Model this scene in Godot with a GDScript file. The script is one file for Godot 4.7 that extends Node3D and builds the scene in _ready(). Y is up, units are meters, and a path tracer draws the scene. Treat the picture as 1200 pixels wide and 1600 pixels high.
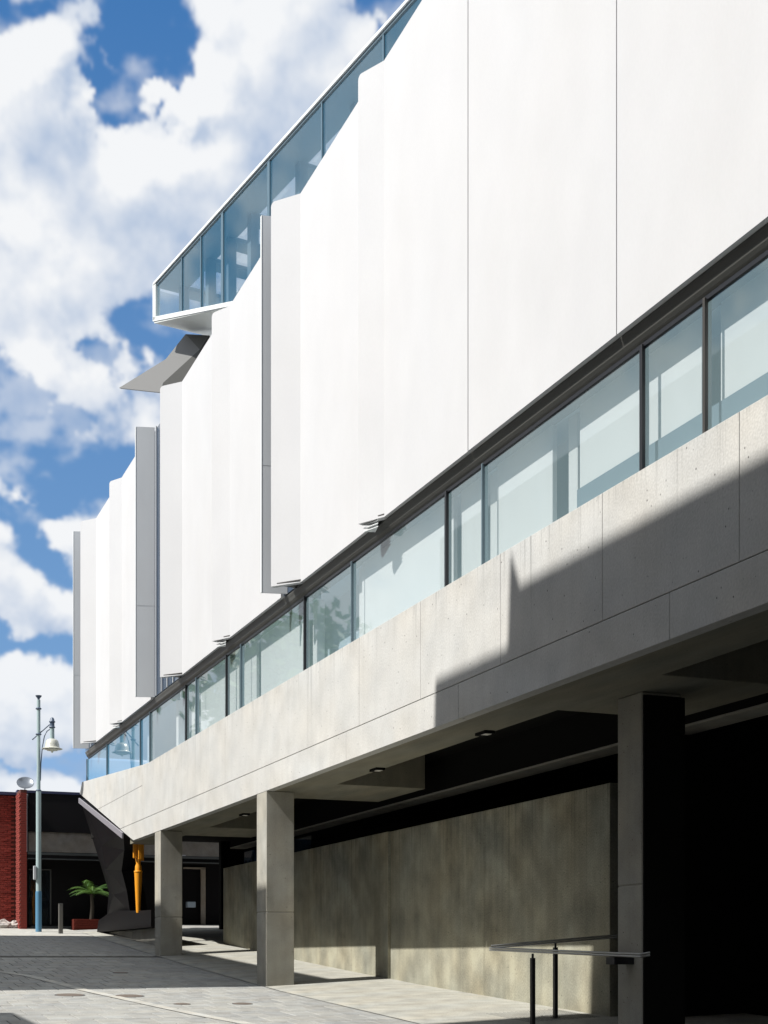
extends Node3D
# Axes: x runs from the street towards the gallery (the facade stands at x = 8), y is up, the street runs away along -z.
# p(L, s, h): L metres across, s metres along the street, h metres above the eye.

const EYE := 1.6
const SUN_DIR := Vector3(1.0, -1.15, -0.08)
const GROUND := [[-60.0, -1.9], [0.0, -1.62], [10.0, -1.2], [19.0, -0.777], [24.9, -0.48], [32.3, -0.008], [39.75, 0.52], [46.6, 1.0], [50.0, 1.2], [53.0, 1.25], [3000.0, 1.3]]

# azimuth, elevation, radii in degrees, weight: where the clouds stand open or heap up
const CLOUDS := [
	[11.94, 32.59, 2.8, 1.79, -1.2], [11.19, 31.05, 1.64, 1.39, -1.0], [7.59, 33.15, 2.97, 0.5, -0.9], [21.61, 34.16, 1.04, 0.39, -0.8],
	[12.02, 24.04, 1.06, 0.55, -0.75], [9.61, 22.79, 0.65, 0.48, -0.62], [7.64, 21.32, 0.83, 0.61, -0.6], [9.44, 20.52, 0.64, 0.44, -0.6],
	[7.96, 19.04, 1.73, 0.49, -0.65], [11.56, 18.77, 0.66, 0.69, -0.7], [9.06, 18.07, 1.0, 0.41, -0.6], [7.47, 17.08, 1.72, 0.51, -0.62],
	[8.45, 15.64, 1.24, 0.46, -0.58], [8.82, 14.71, 0.84, 0.52, -0.7], [6.73, 13.04, 0.54, 0.72, -0.6], [7.96, 11.96, 2.22, 0.38, -1.0],
	[7.59, 7.6, 2.97, 0.45, -0.9], [6.61, 6.33, 3.95, 0.5, -0.3], [7.71, 31.46, 1.48, 1.09, 0.9], [8.94, 29.9, 1.37, 1.13, 0.8],
	[13.29, 31.21, 0.61, 0.41, 1.3], [14.36, 31.37, 0.56, 0.3, 0.6], [15.26, 33.0, 1.03, 1.25, 0.7], [10.06, 28.26, 4.3, 1.36, 0.8],
	[16.67, 31.39, 2.34, 1.49, 0.7], [10.3, 8.0, 1.3, 1.0, -0.8], [7.59, 14.05, 0.98, 0.71, 0.5], [8.08, 9.72, 2.73, 1.47, 0.9], [8.82, 13.4, 0.99, 0.48, 0.5], [9.06, 25.33, 3.77, 1.23, 0.6]]

var M := {}
var taken := {}
var rng := RandomNumberGenerator.new()


# ---------------------------------------------------------------- mesh helpers
class Mb:
	var v := PackedVector3Array()
	var n := PackedVector3Array()

	func tri(a: Vector3, b: Vector3, c: Vector3, na: Vector3, nb: Vector3, nc: Vector3) -> void:
		if (c - a).cross(b - a).dot(na + nb + nc) < 0.0:
			v.append_array([a, c, b]); n.append_array([na, nc, nb])
		else:
			v.append_array([a, b, c]); n.append_array([na, nb, nc])

	func face(poly: Array, out: Vector3) -> void:      # flat convex polygon, its normal on the side of «out»
		var w: Vector3 = Vector3.ZERO
		for i in range(1, poly.size() - 1):
			w += (poly[i + 1] - poly[0]).cross(poly[i] - poly[0])
		w = w.normalized()
		if w.dot(out) < 0.0:
			w = -w
		for i in range(1, poly.size() - 1):
			tri(poly[0], poly[i], poly[i + 1], w, w, w)

	func box(lo: Vector3, hi: Vector3, ch := 0.0, t := Transform3D()) -> void:
		var d := hi - lo
		ch = minf(ch, 0.45 * minf(d.x, minf(d.y, d.z)))
		var at := func(s: Array, axis: int) -> Vector3:
			var q := Vector3.ZERO
			for k in 3:
				var e: float = hi[k] if s[k] > 0 else lo[k]
				q[k] = e if k == axis else e - s[k] * ch
			return t * q
		for a in 3:
			var b := (a + 1) % 3
			var c := (a + 2) % 3
			for sa in [-1, 1]:
				var q := []
				for st in [[-1, -1], [1, -1], [1, 1], [-1, 1]]:
					var s := [0, 0, 0]
					s[a] = sa; s[b] = st[0]; s[c] = st[1]
					q.append(at.call(s, a))
				var o := Vector3.ZERO
				o[a] = sa
				face(q, t.basis * o)
				if ch > 0.0:
					for sb in [-1, 1]:
						var s1 := [0, 0, 0]
						s1[a] = sa; s1[b] = sb; s1[c] = -1
						var s2 := s1.duplicate()
						s2[c] = 1
						var o2 := Vector3.ZERO
						o2[a] = sa; o2[b] = sb
						face([at.call(s1, a), at.call(s1, b), at.call(s2, b), at.call(s2, a)], t.basis * o2)
		if ch > 0.0:
			for sx in [-1, 1]:
				for sy in [-1, 1]:
					for sz in [-1, 1]:
						var s := [sx, sy, sz]
						face([at.call(s, 0), at.call(s, 1), at.call(s, 2)], t.basis * Vector3(sx, sy, sz))

	func extrude(poly: Array, by: Vector3) -> void:    # flat polygon pushed along «by»
		var c := Vector3.ZERO
		var w := Vector3.ZERO
		for i in poly.size():
			c += poly[i] / poly.size()
			w += poly[i].cross(poly[(i + 1) % poly.size()])
		w = w.normalized()
		var ex: Vector3 = (poly[1] - poly[0]).normalized()
		var ey: Vector3 = w.cross(ex)
		var flat := PackedVector2Array()
		for q in poly:
			flat.append(Vector2((q - poly[0]).dot(ex), (q - poly[0]).dot(ey)))
		var idx := Geometry2D.triangulate_polygon(flat)
		var away: Vector3 = w if w.dot(by) > 0.0 else -w
		for i in range(0, idx.size(), 3):
			tri(poly[idx[i]], poly[idx[i + 1]], poly[idx[i + 2]], -away, -away, -away)
			tri(poly[idx[i]] + by, poly[idx[i + 1]] + by, poly[idx[i + 2]] + by, away, away, away)
		for i in poly.size():
			var a: Vector3 = poly[i]
			var b: Vector3 = poly[(i + 1) % poly.size()]
			var o: Vector3 = (b - a).cross(w)          # outward for a polygon that runs counter-clockwise about w
			face([a, b, b + by, a + by], o)

	func ring(a: Array, b: Array, na: Array, nb: Array) -> void:
		for i in a.size():
			var j := (i + 1) % a.size()
			tri(a[i], a[j], b[j], na[i], na[j], nb[j])
			tri(a[i], b[j], b[i], na[i], nb[j], nb[i])

	func lathe(prof: Array, t: Transform3D, seg := 16) -> void:   # prof: [radius, height] along t's y
		var rs := []
		var ns := []
		for k in prof.size():
			var p0: Array = prof[maxi(k - 1, 0)]
			var p1: Array = prof[mini(k + 1, prof.size() - 1)]
			var nr := Vector2(p1[1] - p0[1], -(p1[0] - p0[0])).normalized()
			var r := []
			var nn := []
			for i in seg:
				var an := TAU * i / seg
				r.append(t * Vector3(cos(an) * prof[k][0], prof[k][1], sin(an) * prof[k][0]))
				nn.append((t.basis * Vector3(cos(an) * nr.x, nr.y, sin(an) * nr.x)).normalized())
			rs.append(r); ns.append(nn)
		for k in prof.size() - 1:
			ring(rs[k], rs[k + 1], ns[k], ns[k + 1])
		for e in [0, prof.size() - 1]:
			if prof[e][0] > 0.002:
				face(rs[e], t.basis.y * (-1.0 if e == 0 else 1.0))

	func tube(pts: Array, r: float, seg := 8, r_end := -1.0) -> void:
		var rs := []
		var ns := []
		for k in pts.size():
			var d: Vector3 = (pts[mini(k + 1, pts.size() - 1)] - pts[maxi(k - 1, 0)]).normalized()
			var side := d.cross(Vector3.UP if absf(d.y) < 0.95 else Vector3.RIGHT).normalized()
			var up := side.cross(d)
			var rr := r if r_end < 0.0 else lerpf(r, r_end, float(k) / (pts.size() - 1))
			var a := []
			var na := []
			for i in seg:
				var an := TAU * i / seg
				var o := side * cos(an) + up * sin(an)
				a.append(pts[k] + o * rr); na.append(o)
			rs.append(a); ns.append(na)
		for k in pts.size() - 1:
			ring(rs[k], rs[k + 1], ns[k], ns[k + 1])
		face(rs[0], pts[0] - pts[1])
		face(rs[-1], pts[-1] - pts[-2])

	func mesh() -> ArrayMesh:
		var a := []
		a.resize(Mesh.ARRAY_MAX)
		a[Mesh.ARRAY_VERTEX] = v
		a[Mesh.ARRAY_NORMAL] = n
		var m := ArrayMesh.new()
		m.add_surface_from_arrays(Mesh.PRIMITIVE_TRIANGLES, a)
		return m


func p(l: float, s: float, h: float) -> Vector3:
	return Vector3(l, h + EYE, -s)


func pbox(b: Mb, l0: float, l1: float, s0: float, s1: float, h0: float, h1: float, ch := 0.0) -> void:
	b.box(Vector3(minf(l0, l1), minf(h0, h1) + EYE, -maxf(s0, s1)), Vector3(maxf(l0, l1), maxf(h0, h1) + EYE, -minf(s0, s1)), ch)


func ground(l: float, s: float) -> float:
	var h := 1.3
	for i in GROUND.size() - 1:
		if s <= GROUND[i + 1][0]:
			h = lerpf(GROUND[i][1], GROUND[i + 1][1], clampf((s - GROUND[i][0]) / (GROUND[i + 1][0] - GROUND[i][0]), 0.0, 1.0))
			break
	return h - 0.047 * (10.65 - clampf(l, 8.0, 12.0))


func numbered(called: String, parent: Node) -> String:
	var key := "%d/%s" % [parent.get_instance_id(), called]
	taken[key] = taken.get(key, -1) + 1
	return called if taken[key] == 0 else "%s_%03d" % [called, taken[key]]


func put(called: String, b, m: Material, parent: Node = self) -> MeshInstance3D:
	var o := MeshInstance3D.new()
	o.name = numbered(called, parent)
	o.mesh = b.mesh() if b is Mb else b
	o.material_override = m
	parent.add_child(o, true)
	return o


func thing(called: String, at: Vector3, label: String, category: String, group := "") -> Node3D:
	var o := Node3D.new()
	o.name = numbered(called, self)
	o.position = at
	add_child(o, true)
	return tag(o, label, category, group)


func tag(o: Node3D, label: String, category: String, group := "") -> Node3D:
	o.set_meta("label", label)
	o.set_meta("category", category)
	if group:
		o.set_meta("group", group)
	return o


func struct(called: String, b, m: Material) -> MeshInstance3D:
	var o := put(called, b, m)
	o.set_meta("kind", "structure")
	return o


# ---------------------------------------------------------------- materials
func lin(r: float, g: float, b: float, a := 1.0) -> Color:
	var c := Color(r, g, b).linear_to_srgb()
	c.a = a
	return c


func mat(called: String, r: float, g: float, b: float, rough: float, metal := 0.0, tex: Texture2D = null, size := Vector3.ONE, bump: Texture2D = null, bump_by := 0.6) -> StandardMaterial3D:
	var m := StandardMaterial3D.new()
	m.resource_name = called
	m.albedo_color = lin(r, g, b)
	m.roughness = rough
	m.metallic = metal
	if tex or bump:
		m.uv1_triplanar = true
		m.uv1_world_triplanar = true
		m.uv1_triplanar_sharpness = 8.0
		m.uv1_scale = Vector3(1.0 / size.x, 1.0 / size.y, 1.0 / size.z)
	if tex:
		m.albedo_texture = tex
	if bump:
		m.normal_enabled = true
		m.normal_texture = bump
		m.normal_scale = bump_by
	M[called] = m
	return m


func glass(called: String, c: Color, a: float) -> void:
	var m := StandardMaterial3D.new()
	m.resource_name = called
	m.albedo_color = Color(c.r, c.g, c.b, a)
	m.transparency = BaseMaterial3D.TRANSPARENCY_ALPHA
	m.roughness = 0.02
	m.metallic_specular = 0.5
	M[called] = m


func noise(sd: int, freq: float, oct := 4) -> FastNoiseLite:
	var f := FastNoiseLite.new()
	f.seed = sd
	f.noise_type = FastNoiseLite.TYPE_SIMPLEX_SMOOTH
	f.frequency = freq
	f.fractal_octaves = oct
	return f


func around(f: FastNoiseLite, x: float, y: float, w: float, h: float, sx: float, sy: float) -> float:   # repeats after w and h without a seam
	var u := x / w
	var t := y / h
	return lerpf(lerpf(f.get_noise_2d(x * sx, y * sy), f.get_noise_2d((x - w) * sx, y * sy), u), lerpf(f.get_noise_2d(x * sx, (y - h) * sy), f.get_noise_2d((x - w) * sx, (y - h) * sy), u), t)


# cast concrete: cloudy tone, runs down the face, blow holes; returns [albedo, height]
func concrete(sd: int, n: int, nh: int, drips: int, cloud: float, run: float, grain: float, holes: int, warm: float) -> Array:
	var a := noise(sd, 0.009, 5)
	var b := noise(sd + 1, 0.02, 4)
	var c := noise(sd + 2, 0.22, 2)
	var d := noise(sd + 3, 0.004, 3)
	var im := Image.create(n, nh, false, Image.FORMAT_RGB8)
	var hi := Image.create(n, nh, false, Image.FORMAT_RGB8)
	for y in nh:
		for x in n:
			var st := around(b, x, y, n, nh, 1.6, 0.07)
			var ka := around(a, x, y, n, nh, 1.0, 1.0)
			var kd := around(d, x, y, n, nh, 1.0, 1.0)
			var g := c.get_noise_2d(x, y)
			var e := 0.86 + cloud * ka + run * minf(st, 0.12) + grain * g
			e = clampf(e, 0.05, 1.0)
			im.set_pixel(x, y, Color(e * (1.0 + warm * kd), e, e * (1.0 - warm * kd * 1.4)))
			var q := 0.5 + 0.25 * g + 0.12 * ka
			hi.set_pixel(x, y, Color(q, q, q))
	var r := RandomNumberGenerator.new()
	r.seed = sd
	for i in holes:
		var x := r.randi_range(2, n - 4)
		var y := r.randi_range(2, nh - 4)
		var k := r.randf_range(0.3, 0.75)
		var w := r.randi_range(1, 2)
		for yy in w:
			for xx in w:
				im.set_pixel(x + xx, y + yy, im.get_pixel(x + xx, y + yy) * k)
				hi.set_pixel(x + xx, y + yy, Color(0.1, 0.1, 0.1))
	# water runs that start at the top edge and thin out
	for i in drips:
		var x := r.randi_range(0, n - 1)
		var ln := int(nh * r.randf_range(0.12, 0.8) * r.randf())
		var w := r.randi_range(1, 4)
		var dark := r.randf_range(0.03, 0.13)
		var drift := 0.0
		for y in ln:
			drift += r.randf_range(-0.18, 0.18)
			for j in w:
				var xx := posmod(x + j + int(drift), n)
				var yy := y if drips > 0 else 0
				im.set_pixel(xx, yy, im.get_pixel(xx, yy) * (1.0 - dark * (1.0 - float(y) / ln) * (0.6 if j == 0 or j == w - 1 else 1.0)))
	hi.bump_map_to_normal_map(2.0)
	im.generate_mipmaps()
	return [ImageTexture.create_from_image(im), ImageTexture.create_from_image(hi)]


func materials() -> void:
	var band := concrete(11, 1024, 256, 130, 0.075, 0.03, 0.05, 130, 0.018)
	var cast := concrete(17, 512, 512, 0, 0.13, 0.05, 0.05, 150, 0.03)
	var wall := concrete(31, 1024, 512, 260, 0.27, 0.10, 0.10, 260, 0.05)
	var paving := concrete(51, 512, 512, 0, 0.16, 0.0, 0.16, 300, 0.03)
	var render := concrete(71, 512, 512, 0, 0.022, 0.0, 0.006, 0, 0.003)
	mat("white_render", 0.735, 0.742, 0.752, 0.8, 0.0, render[0], Vector3(5, 9, 5))
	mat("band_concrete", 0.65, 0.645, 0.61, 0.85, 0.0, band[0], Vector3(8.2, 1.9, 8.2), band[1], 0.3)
	M.band_concrete.uv1_offset = Vector3(0, -6.725 / 1.9, 0)
	mat("column_concrete", 0.47, 0.452, 0.385, 0.85, 0.0, cast[0], Vector3(2.9, 3.1, 2.9), cast[1], 0.5)
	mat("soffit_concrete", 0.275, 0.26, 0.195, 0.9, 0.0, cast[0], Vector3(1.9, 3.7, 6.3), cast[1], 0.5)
	mat("wall_concrete", 0.365, 0.352, 0.268, 0.85, 0.0, wall[0], Vector3(7.3, 4.2, 7.3), wall[1], 0.4)
	M.wall_concrete.uv1_offset = Vector3(0, -4.155 / 4.2, 0)
	mat("slab_concrete", 0.47, 0.46, 0.40, 0.9, 0.0, paving[0], Vector3(2.7, 2.7, 2.7), paving[1], 0.4)
	for k in 4:
		mat("paver_%d" % k, 0.345 + 0.02 * k, 0.345 + 0.02 * k, 0.325 + 0.017 * k, 0.9, 0.0, paving[0], Vector3(1.7 + 0.3 * k, 1.7, 1.9), paving[1], 0.6)
	mat("paver_joint", 0.42, 0.41, 0.38, 0.95, 0.0, paving[0], Vector3(1.3, 1.3, 1.3))
	mat("strip_concrete", 0.52, 0.51, 0.46, 0.9, 0.0, paving[0], Vector3(2.1, 2.1, 2.1), paving[1], 0.4)
	mat("joint_backing", 0.06, 0.06, 0.06, 0.95)
	mat("void", 0.010, 0.010, 0.009, 0.95)  # near-black colour stands for the undercroft's deep shade; downlight housings share it
	mat("dark_steel", 0.115, 0.117, 0.108, 0.45, 0.3)
	mat("black_frame", 0.012, 0.013, 0.016, 0.4)
	mat("bronze_frame", 0.045, 0.042, 0.038, 0.45)
	mat("zinc", 0.66, 0.69, 0.715, 0.55, 0.0, render[0], Vector3(3, 6, 3))
	mat("zinc_edge", 0.66, 0.68, 0.68, 0.5)
	mat("canopy_metal", 0.135, 0.135, 0.13, 0.5, 0.1)
	mat("canopy_dark", 0.05, 0.05, 0.045, 0.5, 0.1)
	mat("inner_white", 0.70, 0.745, 0.74, 0.7, 0.0, render[0], Vector3(3, 5, 3))
	mat("inner_grey", 0.30, 0.38, 0.44, 0.6)
	mat("inner_dark", 0.10, 0.15, 0.18, 0.6)
	mat("lantern_soffit", 0.13, 0.19, 0.23, 0.5)
	mat("lantern_white", 0.72, 0.75, 0.72, 0.5)
	mat("lantern_frame", 0.10, 0.17, 0.22, 0.45, 0.2)
	mat("rail_steel", 0.40, 0.40, 0.38, 0.35, 0.7)
	mat("rail_post", 0.018, 0.018, 0.02, 0.5, 0.2)
	mat("lamp_paint", 0.33, 0.42, 0.42, 0.4)
	mat("lamp_blue", 0.08, 0.21, 0.33, 0.45)
	mat("lamp_dark", 0.07, 0.10, 0.15, 0.45)
	mat("lamp_shade", 0.55, 0.55, 0.48, 0.35, 0.2)
	mat("lamp_glass", 0.75, 0.74, 0.62, 0.3)
	for k in 3:
		mat("brick_%d" % k, 0.225 + 0.05 * k, 0.027 + 0.010 * k, 0.017 + 0.007 * k, 0.9, 0.0, paving[0], Vector3(0.6, 0.6, 0.6))
	mat("shaded_brick", 0.10, 0.02, 0.014, 0.9)  # brick colour darkened to stand for the shade on the planter
	mat("mortar", 0.10, 0.032, 0.024, 0.95)
	mat("black_panel", 0.012, 0.011, 0.012, 0.6)
	mat("coping_blue", 0.03, 0.035, 0.09, 0.5)
	mat("beige_panel", 0.48, 0.41, 0.33, 0.8, 0.0, paving[0], Vector3(2, 2, 2))
	mat("awning_grey", 0.06, 0.065, 0.065, 0.5)
	mat("door_frame", 0.09, 0.09, 0.085, 0.5)
	mat("dish_metal", 0.27, 0.29, 0.31, 0.3, 0.9)
	mat("rock", 0.62, 0.58, 0.54, 0.9, 0.0, paving[0], Vector3(0.9, 0.9, 0.9), paving[1], 1.0)
	mat("black_stone", 0.007, 0.007, 0.008, 0.5, 0.0, paving[0], Vector3(1.1, 1.4, 1.1))
	mat("edge_highlight", 0.30, 0.29, 0.32, 0.35, 0.2)  # pale tone paints a lit highlight along the black leaf's top
	mat("yellow_paint", 0.80, 0.32, 0.012, 0.45)
	mat("bollard_paint", 0.10, 0.095, 0.085, 0.6)
	mat("cover_iron", 0.19, 0.15, 0.12, 0.7, 0.3, paving[0], Vector3(0.2, 0.2, 0.2))
	mat("stud_grey", 0.13, 0.13, 0.12, 0.6)
	mat("palm_trunk", 0.03, 0.024, 0.016, 0.95)
	mat("trunk", 0.09, 0.07, 0.055, 0.95)
	mat("opposite_render", 0.20, 0.19, 0.175, 0.9, 0.0, wall[0], Vector3(7, 7, 7))
	mat("opposite_brick", 0.20, 0.11, 0.08, 0.9, 0.0, wall[0], Vector3(7, 7, 7))
	mat("sign_white", 0.8, 0.8, 0.8, 0.5)
	mat("box_blue", 0.35, 0.42, 0.50, 0.5)
	mat("light_disc", 0.75, 0.73, 0.66, 0.4)
	for k in ["black_stone", "void", "black_panel", "shaded_brick"]:
		M[k].metallic_specular = 0.22
	for k in 3:
		var leaf := mat("leaf_%d" % k, 0.04 + 0.025 * k, 0.10 + 0.035 * k, 0.022 + 0.008 * k, 0.5)
		leaf.backlight_enabled = true
		leaf.backlight = Color(0.25, 0.35, 0.1)
	glass("window_glass", lin(0.46, 0.66, 0.72), 0.20)
	glass("sky_tint_glass", lin(0.14, 0.42, 0.66), 0.34)  # same window glass, tinted blue to imitate sky in the panes
	glass("lantern_glass", lin(0.05, 0.19, 0.30), 0.30)
	glass("slot_glass", lin(0.03, 0.06, 0.11), 0.75)
	glass("shop_glass", lin(0.02, 0.03, 0.04), 0.5)


# ---------------------------------------------------------------- sky
var ca: FastNoiseLite
var cb: FastNoiseLite
var cc: FastNoiseLite
var cw: FastNoiseLite
var cf: FastNoiseLite
var cv: FastNoiseLite


func cloud_depth(d: Vector3, az: float, el: float) -> float:
	var k := 0.0
	if az > -4.0 and az < 32.0 and el < 44.0:
		var wx := az + 1.5 * cw.get_noise_3dv(d)
		var wy := el + 1.1 * cw.get_noise_3dv(d + Vector3(3.1, 1.7, 5.3))
		for c in CLOUDS:
			var x: float = (wx - c[0]) / c[2]
			var y: float = (wy - c[1]) / c[3]
			var q := x * x + y * y
			if q < 6.0:
				k += c[4] * exp(-q * 0.7)
	return clampf(k * 0.9, -0.85, 0.6) + 0.40 + 0.45 * ca.get_noise_3dv(d * Vector3(1.0, 1.6, 1.0)) + 1.15 * cb.get_noise_3dv(d)


func sky_color(d: Vector3) -> Color:
	var az := rad_to_deg(atan2(d.x, -d.z))
	var el := rad_to_deg(asin(clampf(d.y, -1.0, 1.0)))
	var t := clampf(d.y / 0.60, 0.0, 1.0)
	var sky := Vector3(0.30, 0.52, 0.82).lerp(Vector3(0.050, 0.185, 0.47), pow(t, 0.75))
	if d.y <= 0.0:
		return Color(0.30, 0.31, 0.32)
	var k := cloud_depth(d, az, el)
	var fine := cf.get_noise_3dv(d)
	var a := smoothstep(-0.08, 0.08 + 0.40 * clampf(0.45 + 1.8 * cc.get_noise_3dv(d * 1.3), 0.0, 1.0), k + 0.22 * fine)
	a = maxf(a, 0.5 * smoothstep(0.05, 0.5, cv.get_noise_3dv(d * Vector3(1.0, 2.2, 1.0)) + 0.25 * fine))   # thin high veil
	if a > 0.0:
		var up := (d + Vector3(-0.010, 0.014, 0.004)).normalized()
		var k2 := cloud_depth(up, rad_to_deg(atan2(up.x, -up.z)), rad_to_deg(asin(up.y)))
		var thick := clampf((k + k2) * 0.5, 0.0, 1.6)
		var lit := clampf(0.78 + 0.85 * (k - k2) + 0.55 * cc.get_noise_3dv(d * 1.6) + 0.22 * fine - 0.32 * smoothstep(0.45, 1.2, thick), 0.0, 1.0)
		var cl := Vector3(0.47, 0.575, 0.75).lerp(Vector3(0.95, 0.965, 0.985), lit)
		cl = cl.lerp(Vector3(0.66, 0.76, 0.90), 0.30 * (1.0 - smoothstep(0.02, 0.30, d.y)))
		sky = sky.lerp(cl, a)
	return Color(sky.x, sky.y, sky.z)


func make_sky() -> Sky:
	ca = noise(5, 2.6, 4)
	cb = noise(9, 7.0, 8)
	cb.fractal_gain = 0.56
	cc = noise(13, 9.0, 5)
	cw = noise(23, 14.0, 6)
	cw.fractal_gain = 0.62
	cf = noise(29, 38.0, 4)
	cf.fractal_gain = 0.6
	cv = noise(37, 9.0, 5)
	var w := 4096
	var im := Image.create(1024, 512, false, Image.FORMAT_RGBF)
	for y in 512:
		var el := (0.5 - (y + 0.5) / 512.0) * PI
		if el < -0.01:
			im.fill_rect(Rect2i(0, y, 1024, 512 - y), Color(0.30, 0.31, 0.32))
			break
		for x in 1024:
			var az := (x + 0.5) / 1024.0 * TAU
			im.set_pixel(x, y, sky_color(Vector3(sin(az) * cos(el), sin(el), -cos(az) * cos(el))))
	im.resize(w, w / 2, Image.INTERPOLATE_CUBIC)
	var x0 := int(3.0 / 360.0 * w)
	var x1 := int(27.0 / 360.0 * w)
	for y in range(int((0.5 - 38.0 / 180.0) * w / 2), w / 4):
		var el := (0.5 - (y + 0.5) / (w / 2.0)) * PI
		for x in range(x0, x1):
			var az := (x + 0.5) / w * TAU
			im.set_pixel(x, y, sky_color(Vector3(sin(az) * cos(el), sin(el), -cos(az) * cos(el))))
	var pm := PanoramaSkyMaterial.new()
	pm.panorama = ImageTexture.create_from_image(im)
	var s := Sky.new()
	s.sky_material = pm
	return s


# ---------------------------------------------------------------- scene
func _ready() -> void:
	rng.seed = 4
	var cam := Camera3D.new()
	cam.name = "camera"
	cam.position = Vector3(0, EYE, 0)
	cam.rotation.y = -atan(883.0 / 2200.0)
	var size := 0.05 * 1600.0 / 2200.0
	cam.set_frustum(size, Vector2(0.0, 698.0 / 1600.0 * size), 0.05, 6000.0)
	add_child(cam)
	var env := Environment.new()
	env.background_mode = Environment.BG_SKY
	env.sky = make_sky()
	env.background_energy_multiplier = 0.60
	env.tonemap_mode = Environment.TONE_MAPPER_LINEAR
	env.tonemap_exposure = 1.6
	env.sdfgi_enabled = true
	env.ssao_enabled = true
	env.ssil_enabled = true
	var we := WorldEnvironment.new()
	we.name = "world"
	we.environment = env
	add_child(we)
	var sun := DirectionalLight3D.new()
	sun.name = "sun"
	sun.light_energy = 1.4
	sun.light_color = Color(1.0, 0.985, 0.965)
	sun.light_angular_distance = 0.5
	sun.shadow_enabled = true
	add_child(sun)
	sun.look_at_from_position(-SUN_DIR * 50.0, Vector3.ZERO, Vector3.UP)

	materials()
	build_ground()
	build_gallery()
	build_undercroft()
	build_brick_building()
	build_opposite()
	build_sculpture()
	build_street()


func sheet(l0: float, l1: float, ss: Array, up: float, nl := 1) -> Mb:
	var b := Mb.new()
	for i in ss.size() - 1:
		for j in nl:
			var la := lerpf(l0, l1, float(j) / nl)
			var lb := lerpf(l0, l1, float(j + 1) / nl)
			b.face([p(la, ss[i], ground(la, ss[i]) + up), p(lb, ss[i], ground(lb, ss[i]) + up), p(lb, ss[i + 1], ground(lb, ss[i + 1]) + up)], Vector3.UP)
			b.face([p(la, ss[i], ground(la, ss[i]) + up), p(lb, ss[i + 1], ground(lb, ss[i + 1]) + up), p(la, ss[i + 1], ground(la, ss[i + 1]) + up)], Vector3.UP)
	return b


const STRIP := [[1.6, 34.2], [2.9, 31.6], [3.48, 30.02], [3.88, 29.0], [4.14, 27.45], [4.41, 25.53], [4.68, 23.94], [4.94, 22.15], [5.21, 20.36], [5.5, 18.99], [5.9, 16.5], [6.4, 13.0]]


func strip_l(s: float) -> float:
	for i in STRIP.size() - 1:
		if s <= STRIP[i][1] and s >= STRIP[i + 1][1]:
			return lerpf(STRIP[i][0], STRIP[i + 1][0], (STRIP[i][1] - s) / (STRIP[i][1] - STRIP[i + 1][1]))
	return -50.0


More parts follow.
